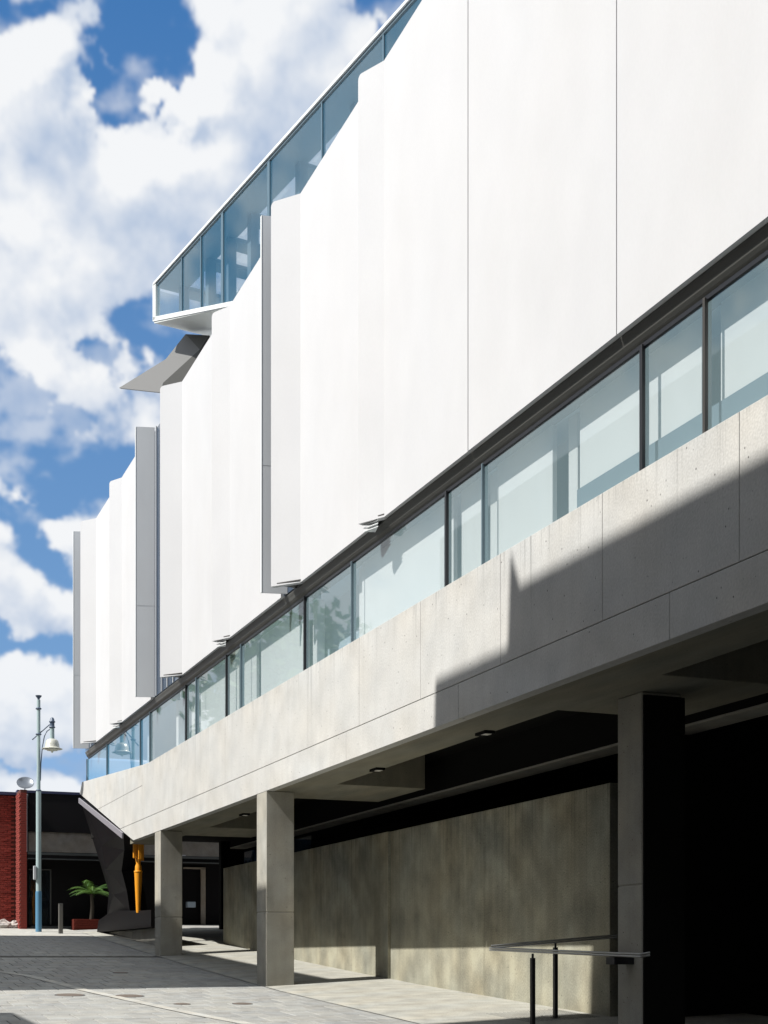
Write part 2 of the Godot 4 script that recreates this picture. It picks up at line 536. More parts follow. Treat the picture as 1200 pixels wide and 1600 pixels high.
func build_ground() -> void:
	var b := sheet(-1500.0, -60.0, [-1500.0, -60.0, 0.0, 10.0, 19.0, 24.9, 32.3, 39.75, 46.6, 50.0, 53.0, 1500.0], -0.03)
	for q in [sheet(-60.0, 8.0, [-1500.0, -60.0, 0.0, 10.0, 19.0, 24.9, 32.3, 39.75, 46.6, 50.0, 53.0, 1500.0], -0.03, 3), sheet(8.0, 12.0, [-1500.0, -60.0, 0.0, 10.0, 19.0, 24.9, 32.3, 39.75, 46.6, 50.0, 53.0, 1500.0], -0.03), sheet(12.0, 1500.0, [-1500.0, -60.0, 0.0, 10.0, 19.0, 24.9, 32.3, 39.75, 46.6, 50.0, 53.0, 1500.0], -0.03)]:
		b.v.append_array(q.v); b.n.append_array(q.n)
	struct("ground", b, M.paver_joint)
	# concrete slab under the overhang, in bays with sawn joints
	var slab := struct("forecourt_slab", sheet(7.95, 12.6, [2.0, 6.0], 0.0, 2), M.slab_concrete)
	for q in [[6.0, 10.0], [10.0, 14.0], [14.0, 18.4], [18.4, 22.6], [22.6, 24.9], [24.9, 28.6], [28.6, 32.3], [32.3, 36.0], [36.0, 39.75], [39.75, 43.2], [43.2, 46.6]]:
		put("slab_bay", sheet(7.962, 12.6, [q[0] + 0.008, q[1] - 0.006], 0.0, 2), M.slab_concrete, slab)
	# cross channel and far kerb, then the pavers
	struct("drain_channel", sheet(0.2, 7.94, [34.55, 34.75], 0.002), M.joint_backing)
	var st := Mb.new()
	for i in STRIP.size() - 1:
		var a: Array = STRIP[i]
		var c: Array = STRIP[i + 1]
		var w := 0.10
		var q := []
		for e in [[a, -w], [a, w], [c, w], [c, -w]]:
			q.append(p(e[0][0] + e[1], e[0][1], ground(e[0][0] + e[1], e[0][1]) + 0.009))
		st.face(q, Vector3.UP)
	struct("kerb_strip", st, M.strip_concrete)
	var pav := struct("pavement", sheet(-60.0, 7.94, [44.2, 46.6, 50.0, 53.0, 400.0], 0.0, 3), M.strip_concrete)
	var cells := []
	var r := RandomNumberGenerator.new()
	r.seed = 8
	var row := 0
	var s := 12.0
	while s < 43.9:
		var ds := 0.8
		var l := -3.0 + (0.2 if row % 2 else 0.0)
		while l < 7.9:
			var l1 := minf(l + 0.4, 7.94)
			if not (s + ds > 34.5 and s < 34.8):
				cells.append([s, l, l1, r.randi() % 4, r.randf() * 0.004])
			l += 0.4
		s += ds
		row += 1
	var rest := Mb.new()
	var near := cells.filter(func(c): return c[0] > 18.3 and c[1] > 0.09 * c[0])
	near.sort_custom(func(a, c): return a[0] < c[0])
	near = near.slice(0, 300)
	for c in cells:
		var h0 := ground(c[1], c[0] + 0.4)
		var sl := (ground(c[1], c[0] + 0.8) - ground(c[1], c[0])) / 0.8
		var t := Transform3D(Basis(Vector3.RIGHT, atan(sl)), p((c[1] + c[2]) / 2, c[0] + 0.4, h0 + c[4] - 0.002))
		var hw: float = (c[2] - c[1]) / 2 - 0.007
		var bb: Mb = rest
		if c in near:
			bb = Mb.new()
		bb.box(Vector3(-hw, -0.04, -0.392), Vector3(hw, 0.0, 0.392), 0.006, t)
		if bb != rest:
			put("paver", bb, M["paver_%d" % c[3]], pav)
	put("far_pavers", rest, M.paver_1, pav).set_meta("kind", "stuff")


# ---------------------------------------------------------------- the gallery
func band_panel(b: Node3D, poly: Array) -> void:   # poly of [s, h], a concrete panel 0.16 thick whose front is at L = 8, with eased arrises
	var m := Mb.new()
	var q := []
	var c := Vector2.ZERO
	for e in poly:
		c += Vector2(e[0], e[1]) / poly.size()
	for e in poly:
		q.append(p(8.004, e[0], e[1]))
	m.extrude(q, Vector3(0.156, 0, 0))
	var q2 := []
	for i in poly.size():
		var e := Vector2(poly[i][0], poly[i][1])
		q2.append(p(8.0, e.x - 0.004 * signf(e.x - c.x), e.y - 0.004 * signf(e.y - c.y) ))
	m.extrude(q2, Vector3(0.002, 0, 0))
	for i in poly.size():
		var j := (i + 1) % poly.size()
		m.face([q[i], q[j], q2[j], q2[i]], Vector3(-1, 0, 0) + 0.3 * (q[i] - p(8, c.x, c.y)))
	put("concrete_panel", m, M.band_concrete, b)


func build_gallery() -> void:
	var g := thing("gallery_building", p(8.0, 20.0, -0.8), "long white gallery with folded facade panels above a concrete band on columns", "building")
	g.position = Vector3.ZERO
	# --- concrete band: backing beam, panels in front of it
	var bb := Mb.new()
	pbox(bb, 8.17, 8.36, -8.0, 37.2, 3.245, 5.10)
	bb.extrude([p(8.17, 37.2, 3.245), p(8.17, 38.5, 3.26), p(8.17, 46.7, 5.42), p(8.17, 46.3, 5.70), p(8.17, 37.2, 5.12)], Vector3(0.19, 0, 0))
	var band := put("concrete_band", bb, M.joint_backing, g)
	var gap := 0.005
	var up := [-8.0, -4.0, 0.0, 4.0, 8.2, 11.0, 13.485, 15.977, 18.53, 21.0, 23.54, 26.11, 28.97, 32.27]
	for i in up.size() - 1:
		band_panel(band, [[up[i] + gap, 3.715 + gap], [up[i + 1] - gap, 3.715 + gap], [up[i + 1] - gap, 5.125], [up[i] + gap, 5.125]])
	band_panel(band, [[32.27 + gap, 3.715 + gap], [37.25 - gap, 3.715 + gap], [37.25 - gap, 5.165], [36.4, 5.125], [32.27 + gap, 5.125]])
	var dn := [-8.0, -3.0, 2.0, 7.2, 12.165, 17.245, 21.6, 26.11, 32.27]
	for i in dn.size() - 1:
		band_panel(band, [[dn[i] + gap, 3.235], [dn[i + 1] - gap, 3.235], [dn[i + 1] - gap, 3.715 - gap], [dn[i] + gap, 3.715 - gap]])
	band_panel(band, [[32.27 + gap, 3.235], [38.4, 3.245], [40.2, 3.715 - gap], [32.27 + gap, 3.715 - gap]])
	band_panel(band, [[37.25 + gap, 3.715 + gap], [40.21, 3.715 + gap], [43.66, 4.615], [37.25 + gap, 4.615]])
	band_panel(band, [[37.25 + gap, 4.622], [43.69, 4.622], [46.9, 5.45], [46.5, 5.79], [37.25 + gap, 5.168]])
	# --- soffit of the edge beam, cross beams, inner beam, dark ceiling
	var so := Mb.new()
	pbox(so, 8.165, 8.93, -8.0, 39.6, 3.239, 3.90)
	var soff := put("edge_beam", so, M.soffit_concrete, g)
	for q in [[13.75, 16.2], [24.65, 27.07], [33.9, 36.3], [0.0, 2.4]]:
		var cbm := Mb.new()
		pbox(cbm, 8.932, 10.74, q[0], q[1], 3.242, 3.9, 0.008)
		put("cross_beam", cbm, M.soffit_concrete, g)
	var ib := Mb.new()
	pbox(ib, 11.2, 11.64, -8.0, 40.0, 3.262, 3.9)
	var inb := put("inner_beam", ib, M.void, g)  # beam body blackened to stand for shade on its street face
	var ifl := Mb.new()
	pbox(ifl, 11.19, 11.65, -8.0, 40.0, 3.225, 3.2615, 0.005)
	put("lit_underside", ifl, M.column_concrete, inb)  # thin pale strip paints the lit underside of the beam
	var ce := Mb.new()
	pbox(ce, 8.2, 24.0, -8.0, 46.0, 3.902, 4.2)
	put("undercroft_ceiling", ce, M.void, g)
	for q in [[8.84, 18.13], [8.84, 22.31], [8.84, 30.38], [8.84, 37.6]]:
		var dl := Mb.new()
		pbox(dl, q[0] - 0.09, q[0] + 0.07, q[1] - 0.16, q[1] + 0.16, 3.20, 3.2392)
		var d := put("downlight", dl, M.void, g)
		var ds := Mb.new()
		pbox(ds, q[0] - 0.06, q[0] + 0.04, q[1] - 0.12, q[1] + 0.02, 3.195, 3.1995)
		put("lens", ds, M.light_disc, d)
	# --- columns
	for c in [[14.68, 15.24, -1.6, 0.9], [26.02, 26.66, -0.75, 0.905], [35.09, 35.72, -0.2, 1.05], [1.0, 1.6, -2.2, 0.9]]:
		var low := Mb.new()
		var l0 := 9.26 if c[0] > 14.0 and c[0] < 15.0 else 8.0
		pbox(low, l0, l0 + 0.565, c[0], c[1], c[2], c[3] - 0.006, 0.012)
		pbox(low, l0 + 0.012, l0 + 0.553, c[0] + 0.012, c[1] - 0.012, c[3] - 0.02, c[3] + 0.02)
		pbox(low, l0, l0 + 0.565, c[0], c[1], c[3] + 0.006, 3.241 if l0 > 9.0 else 3.234, 0.012)
		var col := put("column", low, M.column_concrete, g)
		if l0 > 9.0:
			var shade_mesh := Mb.new()
			pbox(shade_mesh, 9.275, 9.86, c[0] - 0.03, c[0] - 0.002, c[2], 3.2, 0.004)
			put("shade_sheet", shade_mesh, M.void, col)  # added black sheet stands for shade on the column's end face
	# --- white upper box behind the panels
	var core := Mb.new()
	pbox(core, 8.16, 24.0, -8.0, 46.2, 6.76, 13.30)
	put("upper_storey", core, M.zinc, g)
	# facade: long facets on L = 8, each ending in a flare towards the street
	var top := 13.70
	var bot := 6.74
	var runs := [
		[-8.0, -1.0, -1.0], [-0.98, 4.6, -1.0], [4.618, 9.2, -1.0], [9.218, 13.18, -1.0], [13.198, 16.93, -1.0],
		[16.948, 19.93, 0.24], [20.46, 23.95, 0.40], [25.1, 28.62, 0.26], [29.16, 32.80, 0.42], [36.2, 39.98, 0.26], [40.5, 43.98, 0.40]]
	for q in runs:
		var m := Mb.new()
		var s0: float = q[0]
		var s1: float = q[1]
		var fl: float = q[2]
		pbox(m, 8.0, 8.12, s0, s1, bot, top, 0.004 if fl < 0.0 else 0.0)
		if fl > 0.0:
			var dir := Vector3(-fl, 0, -0.48)
			var nrm := Vector3(0.48, 0, -fl).normalized() * 0.11
			var o := p(8.0, s1 - 0.0005, bot)
			var hh := top - bot
			var poly := [o, o + dir]
			for k in 5:
				var an := PI / 2 * k / 4.0
				poly.append(o + dir * (1.0 - 0.13 + 0.13 * cos(an)) + Vector3(0, hh - 0.09 + 0.09 * sin(an), 0))
			poly.append(o + Vector3(0, hh, 0))
			m.extrude(poly, nrm)
		var fp := put("facade_panel", m, M.white_render, g)
		if fl > 0.0:
			# closing soffit below the flare, and the louvred vent of the narrow ones
			var sf := Mb.new()
			sf.extrude([p(8.02, s1 - 0.05, bot + 0.03), p(8.02 - fl, s1 + 0.46, bot + 0.03), p(8.10, s1 + 0.52, bot + 0.03)], Vector3(0, 0.02, 0))
			put("flare_soffit", sf, M.bronze_frame, fp)
			if fl < 0.3:
				for k in 3:
					var sl := Mb.new()
					sl.extrude([p(7.95, s1 + 0.12, bot - 0.02 - 0.05 * k), p(7.84, s1 + 0.46, bot - 0.02 - 0.05 * k), p(8.04, s1 + 0.46, bot + 0.0 - 0.05 * k)], Vector3(0, 0.012, 0))
					put("vent_slat", sl, M.zinc_edge, fp)
	# vertical slots: dark glass, side frames, zinc fins
	for q in [[20.38, 20.47, 0.0], [24.38, 25.1, 24.97], [29.06, 29.17, 0.0], [33.2, 36.2, 36.1], [40.4, 40.52, 0.0], [44.4, 46.2, 45.68]]:
		var sg := Mb.new()
		pbox(sg, 8.06, 8.08, q[0] + 0.002, q[1] - 0.002, bot + 0.03, top - 0.06)
		var slot := put("slot_window", sg, M.slot_glass if q[2] > 0.0 else M.dark_steel, g)
		if q[2] > 0.0:
			var k: float = q[0] + 0.05
			while k < q[1] - 0.1:
				var fm := Mb.new()
				pbox(fm, 8.03, 8.059, k, k + 0.05, bot + 0.02, top - 0.02)
				put("frame", fm, M.zinc, slot)
				k += 0.62
			var z: float = q[2]
			var tilt := 0.13 if z > 30.0 else 0.10
			var fn := Mb.new()
			for hh in [[bot + 0.02, 9.10], [9.115, top + 0.03]]:
				fn.extrude([p(7.60, z, hh[0]), p(7.60, z + 0.03, hh[0]), p(8.055, z + 0.03 - tilt, hh[0]), p(8.055, z - tilt, hh[0])], Vector3(0, hh[1] - hh[0], 0))
			fn.extrude([p(7.61, z + 0.004, 9.08), p(7.61, z + 0.026, 9.08), p(8.05, z + 0.026 - tilt, 9.08), p(8.05, z + 0.004 - tilt, 9.08)], Vector3(0, 0.05, 0))
			var fin := put("metal_fin", fn, M.zinc, g)
			var ed := Mb.new()
			pbox(ed, 7.58, 7.5985, z - 0.004, z + 0.06, bot + 0.02, top + 0.03, 0.004)
			put("fin_edge", ed, M.zinc_edge, fin)
	# --- fascia above the windows: a cove of dark steel under the panels
	var prof := [[8.06, 6.738], [8.062, 6.715], [8.085, 6.665], [8.10, 6.62], [8.125, 6.585], [8.15, 6.562], [8.40, 6.562], [8.40, 6.738]]
	var fa := Mb.new()
	var fp2 := []
	for e in prof:
		fp2.append(p(e[0], -8.0, e[1]))
	fa.extrude(fp2, Vector3(0, 0, -54.25))
	put("fascia", fa, M.dark_steel, g)
	var hd := Mb.new()
	pbox(hd, 8.145, 8.20, -8.0, 46.2, 6.515, 6.56)
	put("window_head", hd, M.black_frame, g)
	# --- ribbon of windows
	var mul := [[-8.0, 1], [-3.5, 0], [-2.0, 1], [2.6, 0], [4.0, 1], [7.6, 0], [8.8, 1], [11.76, 2], [12.91, 1], [16.78, 0], [17.95, 1], [21.70, 0], [24.14, 1], [28.26, 0], [29.40, 1], [32.0, 0], [33.0, 1], [36.94, 0], [38.14, 0], [42.94, 0], [46.42, 3]]
	for i in mul.size():
		var w: float = [0.018, 0.036, 0.026, 0.005][mul[i][1]]
		var s0: float = mul[i][0]
		var fr := Mb.new()
		pbox(fr, 8.12, 8.21, s0 - w, s0 + w * 0.4, 5.0, 6.54, 0.004)
		var win := put("window", fr, [M.inner_dark, M.black_frame, M.bronze_frame, M.inner_grey][mul[i][1]], g)
		if i + 1 < mul.size():
			var s1: float = mul[i + 1][0]
			var gl := Mb.new()
			gl.face([p(8.165, s0 + 0.002, 5.02), p(8.165, s1 - 0.002, 5.02), p(8.165, s1 - 0.002, 6.53), p(8.165, s0 + 0.002, 6.53)], Vector3.LEFT)
			put("pane", gl, M.sky_tint_glass if s0 > 36.5 else M.window_glass, win)
	var ep := Mb.new()
	ep.face([p(8.17, 46.41, 5.6), p(13.0, 46.41, 5.6), p(13.0, 46.41, 6.53), p(8.17, 46.41, 6.53)], Vector3.FORWARD)
	put("end_pane", ep, M.sky_tint_glass, g)
	# --- behind the glass: floor, ceiling, white lining with gaps and pilasters, rail
	var fl2 := Mb.new()
	pbox(fl2, 8.362, 13.2, -8.0, 46.3, 4.86, 5.06)
	put("window_floor", fl2, M.inner_grey, g)
	var cl2 := Mb.new()
	pbox(cl2, 8.41, 13.2, -8.0, 46.2, 6.57, 6.735)
	put("window_ceiling", cl2, M.inner_grey, g)
	for q in [[-7.8, -3.6], [-3.3, 2.4], [2.7, 7.4], [7.7, 11.81], [12.14, 13.12], [13.29, 14.62], [15.29, 16.81], [17.28, 17.94], [18.2, 18.36], [18.52, 21.83], [24.71, 27.59], [27.9, 28.85], [29.2, 30.01], [30.3, 32.48], [32.8, 33.27]]:
		var iw := Mb.new()
		pbox(iw, 8.37, 8.43, q[0], q[1], 5.062, 6.568)
		put("inner_wall", iw, M.inner_white, g)
	var back := Mb.new()
	pbox(back, 8.80, 8.90, -8.0, 35.5, 5.06, 6.57)
	put("inner_partition", back, M.inner_grey, g)
	for q in [14.95, 17.1, 22.1, 24.5, 27.75, 29.0, 30.15, 32.64, 33.6, 35.2, 38.6]:
		var pi := Mb.new()
		pbox(pi, 8.46, 8.62, q - 0.11, q + 0.11, 5.061, 6.569, 0.01)
		put("inner_post", pi, M.inner_white, g)
	var sk := Mb.new()
	pbox(sk, 8.33, 8.369, -8.0, 14.62, 5.062, 5.55)
	put("inner_rail", sk, M.inner_dark, g)
	build_lantern(g)
	build_canopy(g)


func build_lantern(g: Node3D) -> void:
	var th := deg_to_rad(8.8)
	var at := func(k: float, w: float, h: float) -> Vector3:      # along its street face, into the roof, height
		return p(8.35 - sin(th) * k + cos(th) * w, 30.64 + cos(th) * k + sin(th) * w, h)
	var floor_h := func(k: float) -> float:
		return maxf(13.45, 14.66 + 0.315 * k)
	var top := 16.78
	var depth := 3.4
	var ks := [-20.0, -17.0, -14.5, -11.9, -9.5, -7.14, -4.79, -2.43, -0.07, 1.13, 2.28, 3.92]
	# roof: edge beams and cross beams with roof lights between them
	var rf := Mb.new()
	for q in [[0.0, 0.75], [depth - 0.4, depth]]:
		rf.extrude([at.call(-20.0, q[0], top - 0.10), at.call(3.98, q[0], top - 0.10), at.call(3.98, q[1], top - 0.10), at.call(-20.0, q[1], top - 0.10)], Vector3(0, 0.10, 0))
	for k in ks:
		rf.extrude([at.call(k - 0.22, 0.75, top - 0.098), at.call(k + 0.22, 0.75, top - 0.098), at.call(k + 0.22, depth - 0.4, top - 0.098), at.call(k - 0.22, depth - 0.4, top - 0.098)], Vector3(0, 0.096, 0))
	var lan := put("roof_lantern", rf, M.lantern_soffit, g)
	var em := Mb.new()
	em.extrude([at.call(-20.0, -0.035, top - 0.045), at.call(4.02, -0.035, top - 0.045), at.call(4.02, -0.002, top - 0.045), at.call(-20.0, -0.002, top - 0.045)], Vector3(0, 0.06, 0))
	put("roof_edge", em, M.zinc_edge, lan)
	for i in ks.size() - 1:
		var a: float = ks[i]
		var c: float = ks[i + 1]
		for w in [0.03, depth - 0.05]:
			var gl := Mb.new()
			var q := [at.call(a + 0.03, w, floor_h.call(a) + 0.03), at.call(c - 0.03, w, floor_h.call(c) + 0.03), at.call(c - 0.03, w, top - 0.11), at.call(a + 0.03, w, top - 0.11)]
			gl.face(q, at.call(0.0, -1.0, 0.0) - at.call(0.0, 0.0, 0.0))
			put("pane", gl, M.lantern_glass, lan)
		var rl := Mb.new()
		rl.face([at.call(a + 0.22, 0.75, top - 0.02), at.call(c - 0.22, 0.75, top - 0.02), at.call(c - 0.22, depth - 0.4, top - 0.02), at.call(a + 0.22, depth - 0.4, top - 0.02)], Vector3.UP)
		put("roof_light", rl, M.lantern_glass, lan)
	for i in ks.size():
		var k: float = ks[i]
		for w in [0.005, depth - 0.09]:
			if i == ks.size() - 1 and w < 0.1:
				continue
			var t := 0.055 if i in [7, 8] else 0.022
			var mu := Mb.new()
			mu.extrude([at.call(k - t, w, floor_h.call(k)), at.call(k + t, w, floor_h.call(k)), at.call(k + t, w + 0.08, floor_h.call(k)), at.call(k - t, w + 0.08, floor_h.call(k))], Vector3(0, top - 0.1 - floor_h.call(k), 0))
			put("mullion", mu, M.lantern_frame, lan)
		var ps := Mb.new()
		ps.extrude([at.call(k - 0.35, 0.55, 13.3), at.call(k - 0.17, 0.55, 13.3), at.call(k - 0.17, 0.75, 13.3), at.call(k - 0.35, 0.75, 13.3)] if k < 0.0 else [at.call(k - 0.35, 0.55, floor_h.call(k)), at.call(k - 0.17, 0.55, floor_h.call(k)), at.call(k - 0.17, 0.75, floor_h.call(k)), at.call(k - 0.35, 0.75, floor_h.call(k))], Vector3(0, top - 0.1 - (13.3 if k < 0.0 else floor_h.call(k)), 0))
		put("post", ps, M.lantern_soffit, lan)
	for q in [[1.6, 15.95], [2.6, 16.2]]:
		var tb := Mb.new()
		tb.extrude([at.call(-18.0, q[0], q[1]), at.call(3.6, q[0], q[1]), at.call(3.6, q[0] + 0.14, q[1]), at.call(-18.0, q[0] + 0.14, q[1])], Vector3(0, 0.22, 0))
		put("inner_beam", tb, M.lantern_soffit, lan)
	# handrail inside, sloping floor box with white edge, far corner post, end pane
	for hh in [0.55, 0.75]:
		var hr := Mb.new()
		hr.tube([at.call(-6.0, 0.9, 14.0 + hh), at.call(3.4, 0.9, 15.1 + hh)], 0.03, 6)
		put("inner_handrail", hr, M.zinc_edge, lan)
	var fs := Mb.new()
	fs.extrude([at.call(-3.9, 0.0, 13.35), at.call(-3.9, 0.0, 13.45), at.call(4.02, 0.0, 15.93), at.call(4.02, 0.0, 15.80)], at.call(0.0, depth, 0.0) - at.call(0.0, 0.0, 0.0))
	put("sloping_floor", fs, M.lantern_white, lan)
	var ed := Mb.new()
	ed.extrude([at.call(-3.0, -0.02, 13.63), at.call(-3.0, -0.02, 13.72), at.call(4.05, -0.02, 15.96), at.call(4.05, -0.02, 15.85)], at.call(0.0, 0.018, 0.0) - at.call(0.0, 0.0, 0.0))
	put("floor_edge", ed, M.zinc_edge, lan)
	var po := Mb.new()
	po.extrude([at.call(3.88, -0.02, 15.86), at.call(4.07, -0.02, 15.86), at.call(4.07, 0.1, 15.86), at.call(3.88, 0.1, 15.86)], Vector3(0, top - 15.84, 0))
	put("corner_post", po, M.lantern_white, lan)
	var en := Mb.new()
	en.face([at.call(3.95, 0.1, 15.8), at.call(3.95, depth - 0.1, 15.8), at.call(3.95, depth - 0.1, 16.6), at.call(3.95, 0.1, 16.6)], Vector3.FORWARD)
	put("end_pane", en, M.lantern_glass, lan)


func build_canopy(g: Node3D) -> void:
	var a := p(7.3, 36.829, 14.96)
	var b := p(8.122, 35.018, 15.13)
	var c := p(8.5, 34.481, 15.601)
	var d := p(8.823, 33.404, 15.179)
	var e := p(8.639, 33.622, 14.895)
	var e2 := p(8.597, 33.707, 14.875)
	var f := p(8.0, 34.773, 14.421)
	var gg := p(7.919, 34.774, 14.169)
	var back := Vector3(0.30, 0.16, -0.55)
	var m := Mb.new()
	m.extrude([a, b, c, e, f], Vector3(0.05, 0.02, -0.03))
	var can := put("roof_canopy", m, M.canopy_metal, g)
	var so := Mb.new()
	so.extrude([a, f, gg], back * 0.3)
	put("soffit_panel", so, M.canopy_metal, can)
	var dk := Mb.new()
	var aft := Vector3(0.25, 0.05, -0.35)
	dk.face([c, d, e], Vector3(0, 0, 1))
	dk.face([c, d, d + aft, c + aft], Vector3.UP)
	dk.face([e, f, p(8.0, 34.77, 13.4), p(8.62, 33.6, 13.4)], Vector3(0, 0, 1))
	dk.face([d, e, p(8.62, 33.6, 13.4), p(9.2, 33.2, 13.4)], Vector3(0, 0, 1))
	put("dark_panel", dk, M.canopy_dark, can)


func build_undercroft() -> void:
	# retaining wall set back under the overhang: flat panels, rounded far end
	var w := thing("undercroft_wall", Vector3.ZERO, "stained concrete wall standing back under the overhang behind the columns", "wall")
	for q in [[17.74, 21.9], [21.912, 26.18], [26.19, 30.3], [30.312, 34.5], [34.512, 38.4]]:
		var m := Mb.new()
		var front := 10.65 if q[0] < 26.0 else 10.595
		pbox(m, front, 10.95, q[0], q[1], -1.6, 2.555, 0.008)
		put("wall_panel", m, M.wall_concrete, w)
	var cv := Mb.new()
	var poly := []
	for k in 9:
		var an := PI / 2 * k / 8.0
		poly.append(p(10.595 + 1.355 * (1.0 - cos(an)), 38.412 + 1.3 * sin(an), -1.6))
	for k in 9:
		var an := PI / 2 * (8 - k) / 8.0
		poly.append(p(10.95 + 1.0 * (1.0 - cos(an)), 38.412 + 1.0 * sin(an), -1.6))
	cv.extrude(poly, Vector3(0, 4.155, 0))
	put("rounded_end", cv, M.wall_concrete, w)
	for q in [[33.0, 34.9], [34.95, 36.8], [36.85, 38.9]]:
		var cp := Mb.new()
		pbox(cp, 11.30, 11.32, q[0], q[1], 2.50, 3.05)
		put("glass_pane", cp, M.slot_glass, w)
	# dark space behind, its surfaces coloured black to imitate deep shade
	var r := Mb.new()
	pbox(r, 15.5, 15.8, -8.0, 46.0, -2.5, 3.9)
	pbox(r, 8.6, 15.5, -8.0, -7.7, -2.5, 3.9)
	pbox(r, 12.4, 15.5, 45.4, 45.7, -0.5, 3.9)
	tag(put("rear_wall", r, M.void), "wall at the back of the undercroft, coloured black for its shade", "wall")
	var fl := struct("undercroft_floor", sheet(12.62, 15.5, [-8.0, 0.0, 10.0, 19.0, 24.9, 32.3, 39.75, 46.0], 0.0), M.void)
	var pr := Mb.new()
	pbox(pr, 10.7, 15.4, 17.2, 17.5, -2.0, 3.88)
	tag(put("black_partition", pr, M.void), "cross wall coloured black for its shade beside the near end of the stained concrete wall", "wall")
	var kb := Mb.new()
	pbox(kb, 14.2, 14.5, 6.0, 17.1, -1.2, -0.62, 0.01)
	tag(put("low_kerb", kb, M.black_frame), "low kerb in the dark at the far right under the overhang", "kerb")


func build_brick_building() -> void:
	var b := thing("brick_building", Vector3.ZERO, "single storey red brick shop with black fascia and beige strip at the street's end", "building")
	var s := 50.0
	var core := Mb.new()
	pbox(core, -14.0, 6.335, s + 0.02, s + 12.0, 0.4, 5.66)
	pbox(core, 6.345, 6.56, s - 1.09, s + 1.0, 0.4, 5.74)
	pbox(core, 6.345, 6.70, s + 0.1, s + 1.0, 0.4, 5.70)
	put("wall", core, M.mortar, b)
	# visible brick courses, one brick each
	var course := 0
	var h := 1.02
	var shapes := []
	for k in 3:
		var m := Mb.new()
		m.box(Vector3(-0.112, -0.033, -0.03), Vector3(0.112, 0.033, 0.03), 0.004)
		shapes.append(m.mesh())
	var r := RandomNumberGenerator.new()
	r.seed = 3
	var rest := Mb.new()
	while h < 5.64:
		var x := 5.12 + (0.117 if course % 2 else 0.0)
		while x < 6.22:
			var o := put("brick", shapes[0], M["brick_%d" % (r.randi() % 3)], b) if x > 5.9 else null
			if o:
				o.position = p(x, s + 0.02, h) + Vector3(0, 0, r.randf() * 0.006)
			else:
				rest.box(Vector3(-0.112, -0.033, -0.03), Vector3(0.112, 0.033, 0.03), 0.0, Transform3D(Basis(), p(x, s + 0.02, h)))
			x += 0.234
		# pier: front and left side
		rest.box(Vector3(-0.098, -0.033, -0.03), Vector3(0.098, 0.033, 0.03), 0.0, Transform3D(Basis(), p(6.452, s - 1.09, h)))
		var pz := s - 1.0 + (0.117 if course % 2 else 0.0)
		while pz < s - 0.1:
			var sb := put("brick", shapes[2], M["brick_%d" % (1 + r.randi() % 2)], b) if course % 2 == 0 or pz < s - 0.6 else null
			if sb:
				sb.position = p(6.342, pz, h)
				sb.rotation.y = PI / 2
			else:
				rest.box(Vector3(-0.03, -0.033, -0.112), Vector3(0.03, 0.033, 0.112), 0.0, Transform3D(Basis(), p(6.342, pz, h)))
			pz += 0.234
		h += 0.075
		course += 1
	put("far_bricks", rest, M.brick_1, b).set_meta("kind", "stuff")
	var co := Mb.new()
	pbox(co, -14.0, 6.34, s - 0.08, s + 0.3, 5.66, 5.76)
	pbox(co, 6.36, 14.5, s - 0.12, s + 0.3, 5.752, 5.84)
	put("coping", co, M.coping_blue, b)
	var bf := Mb.new()
	pbox(bf, 6.762, 16.0, s - 0.1, s + 0.4, 4.42, 5.75)
	put("black_fascia", bf, M.black_panel, b)
	var be := Mb.new()
	pbox(be, 6.762, 16.0, s - 0.02, s + 0.4, 3.68, 4.419)
	put("beige_strip", be, M.beige_panel, b)
	var aw := Mb.new()
	pbox(aw, 6.60, 16.0, s - 0.9, s - 0.025, 3.42, 3.66, 0.01)
	put("awning", aw, M.black_panel, b)
	var ae := Mb.new()
	pbox(ae, 6.60, 16.0, s - 0.93, s - 0.902, 3.56, 3.64)
	pbox(ae, 6.60, 16.0, s - 0.93, s - 0.902, 3.40, 3.44)
	put("awning_edge", ae, M.awning_grey, b)
	var sf := Mb.new()
	pbox(sf, 6.762, 16.0, s + 0.3, s + 0.5, 0.4, 3.67)
	put("shopfront", sf, M.black_panel, b)
	var df := Mb.new()
	pbox(df, 7.53, 7.57, s + 0.2, s + 0.299, 1.2, 3.13)
	pbox(df, 6.80, 7.57, s + 0.2, s + 0.299, 3.10, 3.14)
	put("door_frame", df, M.door_frame, b)
	var df2 := Mb.new()
	pbox(df2, 12.95, 13.12, s + 0.2, s + 0.299, 1.2, 3.3)
	pbox(df2, 12.30, 13.12, s + 0.2, s + 0.299, 3.27, 3.33)
	put("door_frame", df2, M.beige_panel, b)
	var gp := Mb.new()
	gp.face([p(6.8, s + 0.25, 1.2), p(7.53, s + 0.25, 1.2), p(7.53, s + 0.25, 3.1), p(6.8, s + 0.25, 3.1)], Vector3(0, 0, 1))
	put("door_pane", gp, M.shop_glass, b)
	var st := Mb.new()
	pbox(st, 6.80, 16.0, s - 0.2, s + 0.299, 0.6, 1.14, 0.01)
	put("step", st, M.door_frame, b)
	# dish on the pier
	var d := thing("satellite_dish", p(6.53, 49.2, 5.74), "round silver dish tilted on top of the brick pier", "dish")
	var t := Transform3D(Basis.looking_at(Vector3(-0.10, 0.66, 0.75), Vector3.UP) * Basis(Vector3.RIGHT, -PI / 2), Vector3(0.0, 0.20, 0.1))
	var dm := Mb.new()
	var prof := []
	for k in 9:
		var q := 0.29 * k / 8.0
		prof.append([maxf(q, 0.001), q * q * 0.9])
	for k in 9:
		var q := 0.29 * (8 - k) / 8.0
		prof.append([maxf(q, 0.001), q * q * 0.9 + 0.015])
	dm.lathe(prof, t, 28)
	put("reflector", dm, M.dish_metal, d)
	var arm := Mb.new()
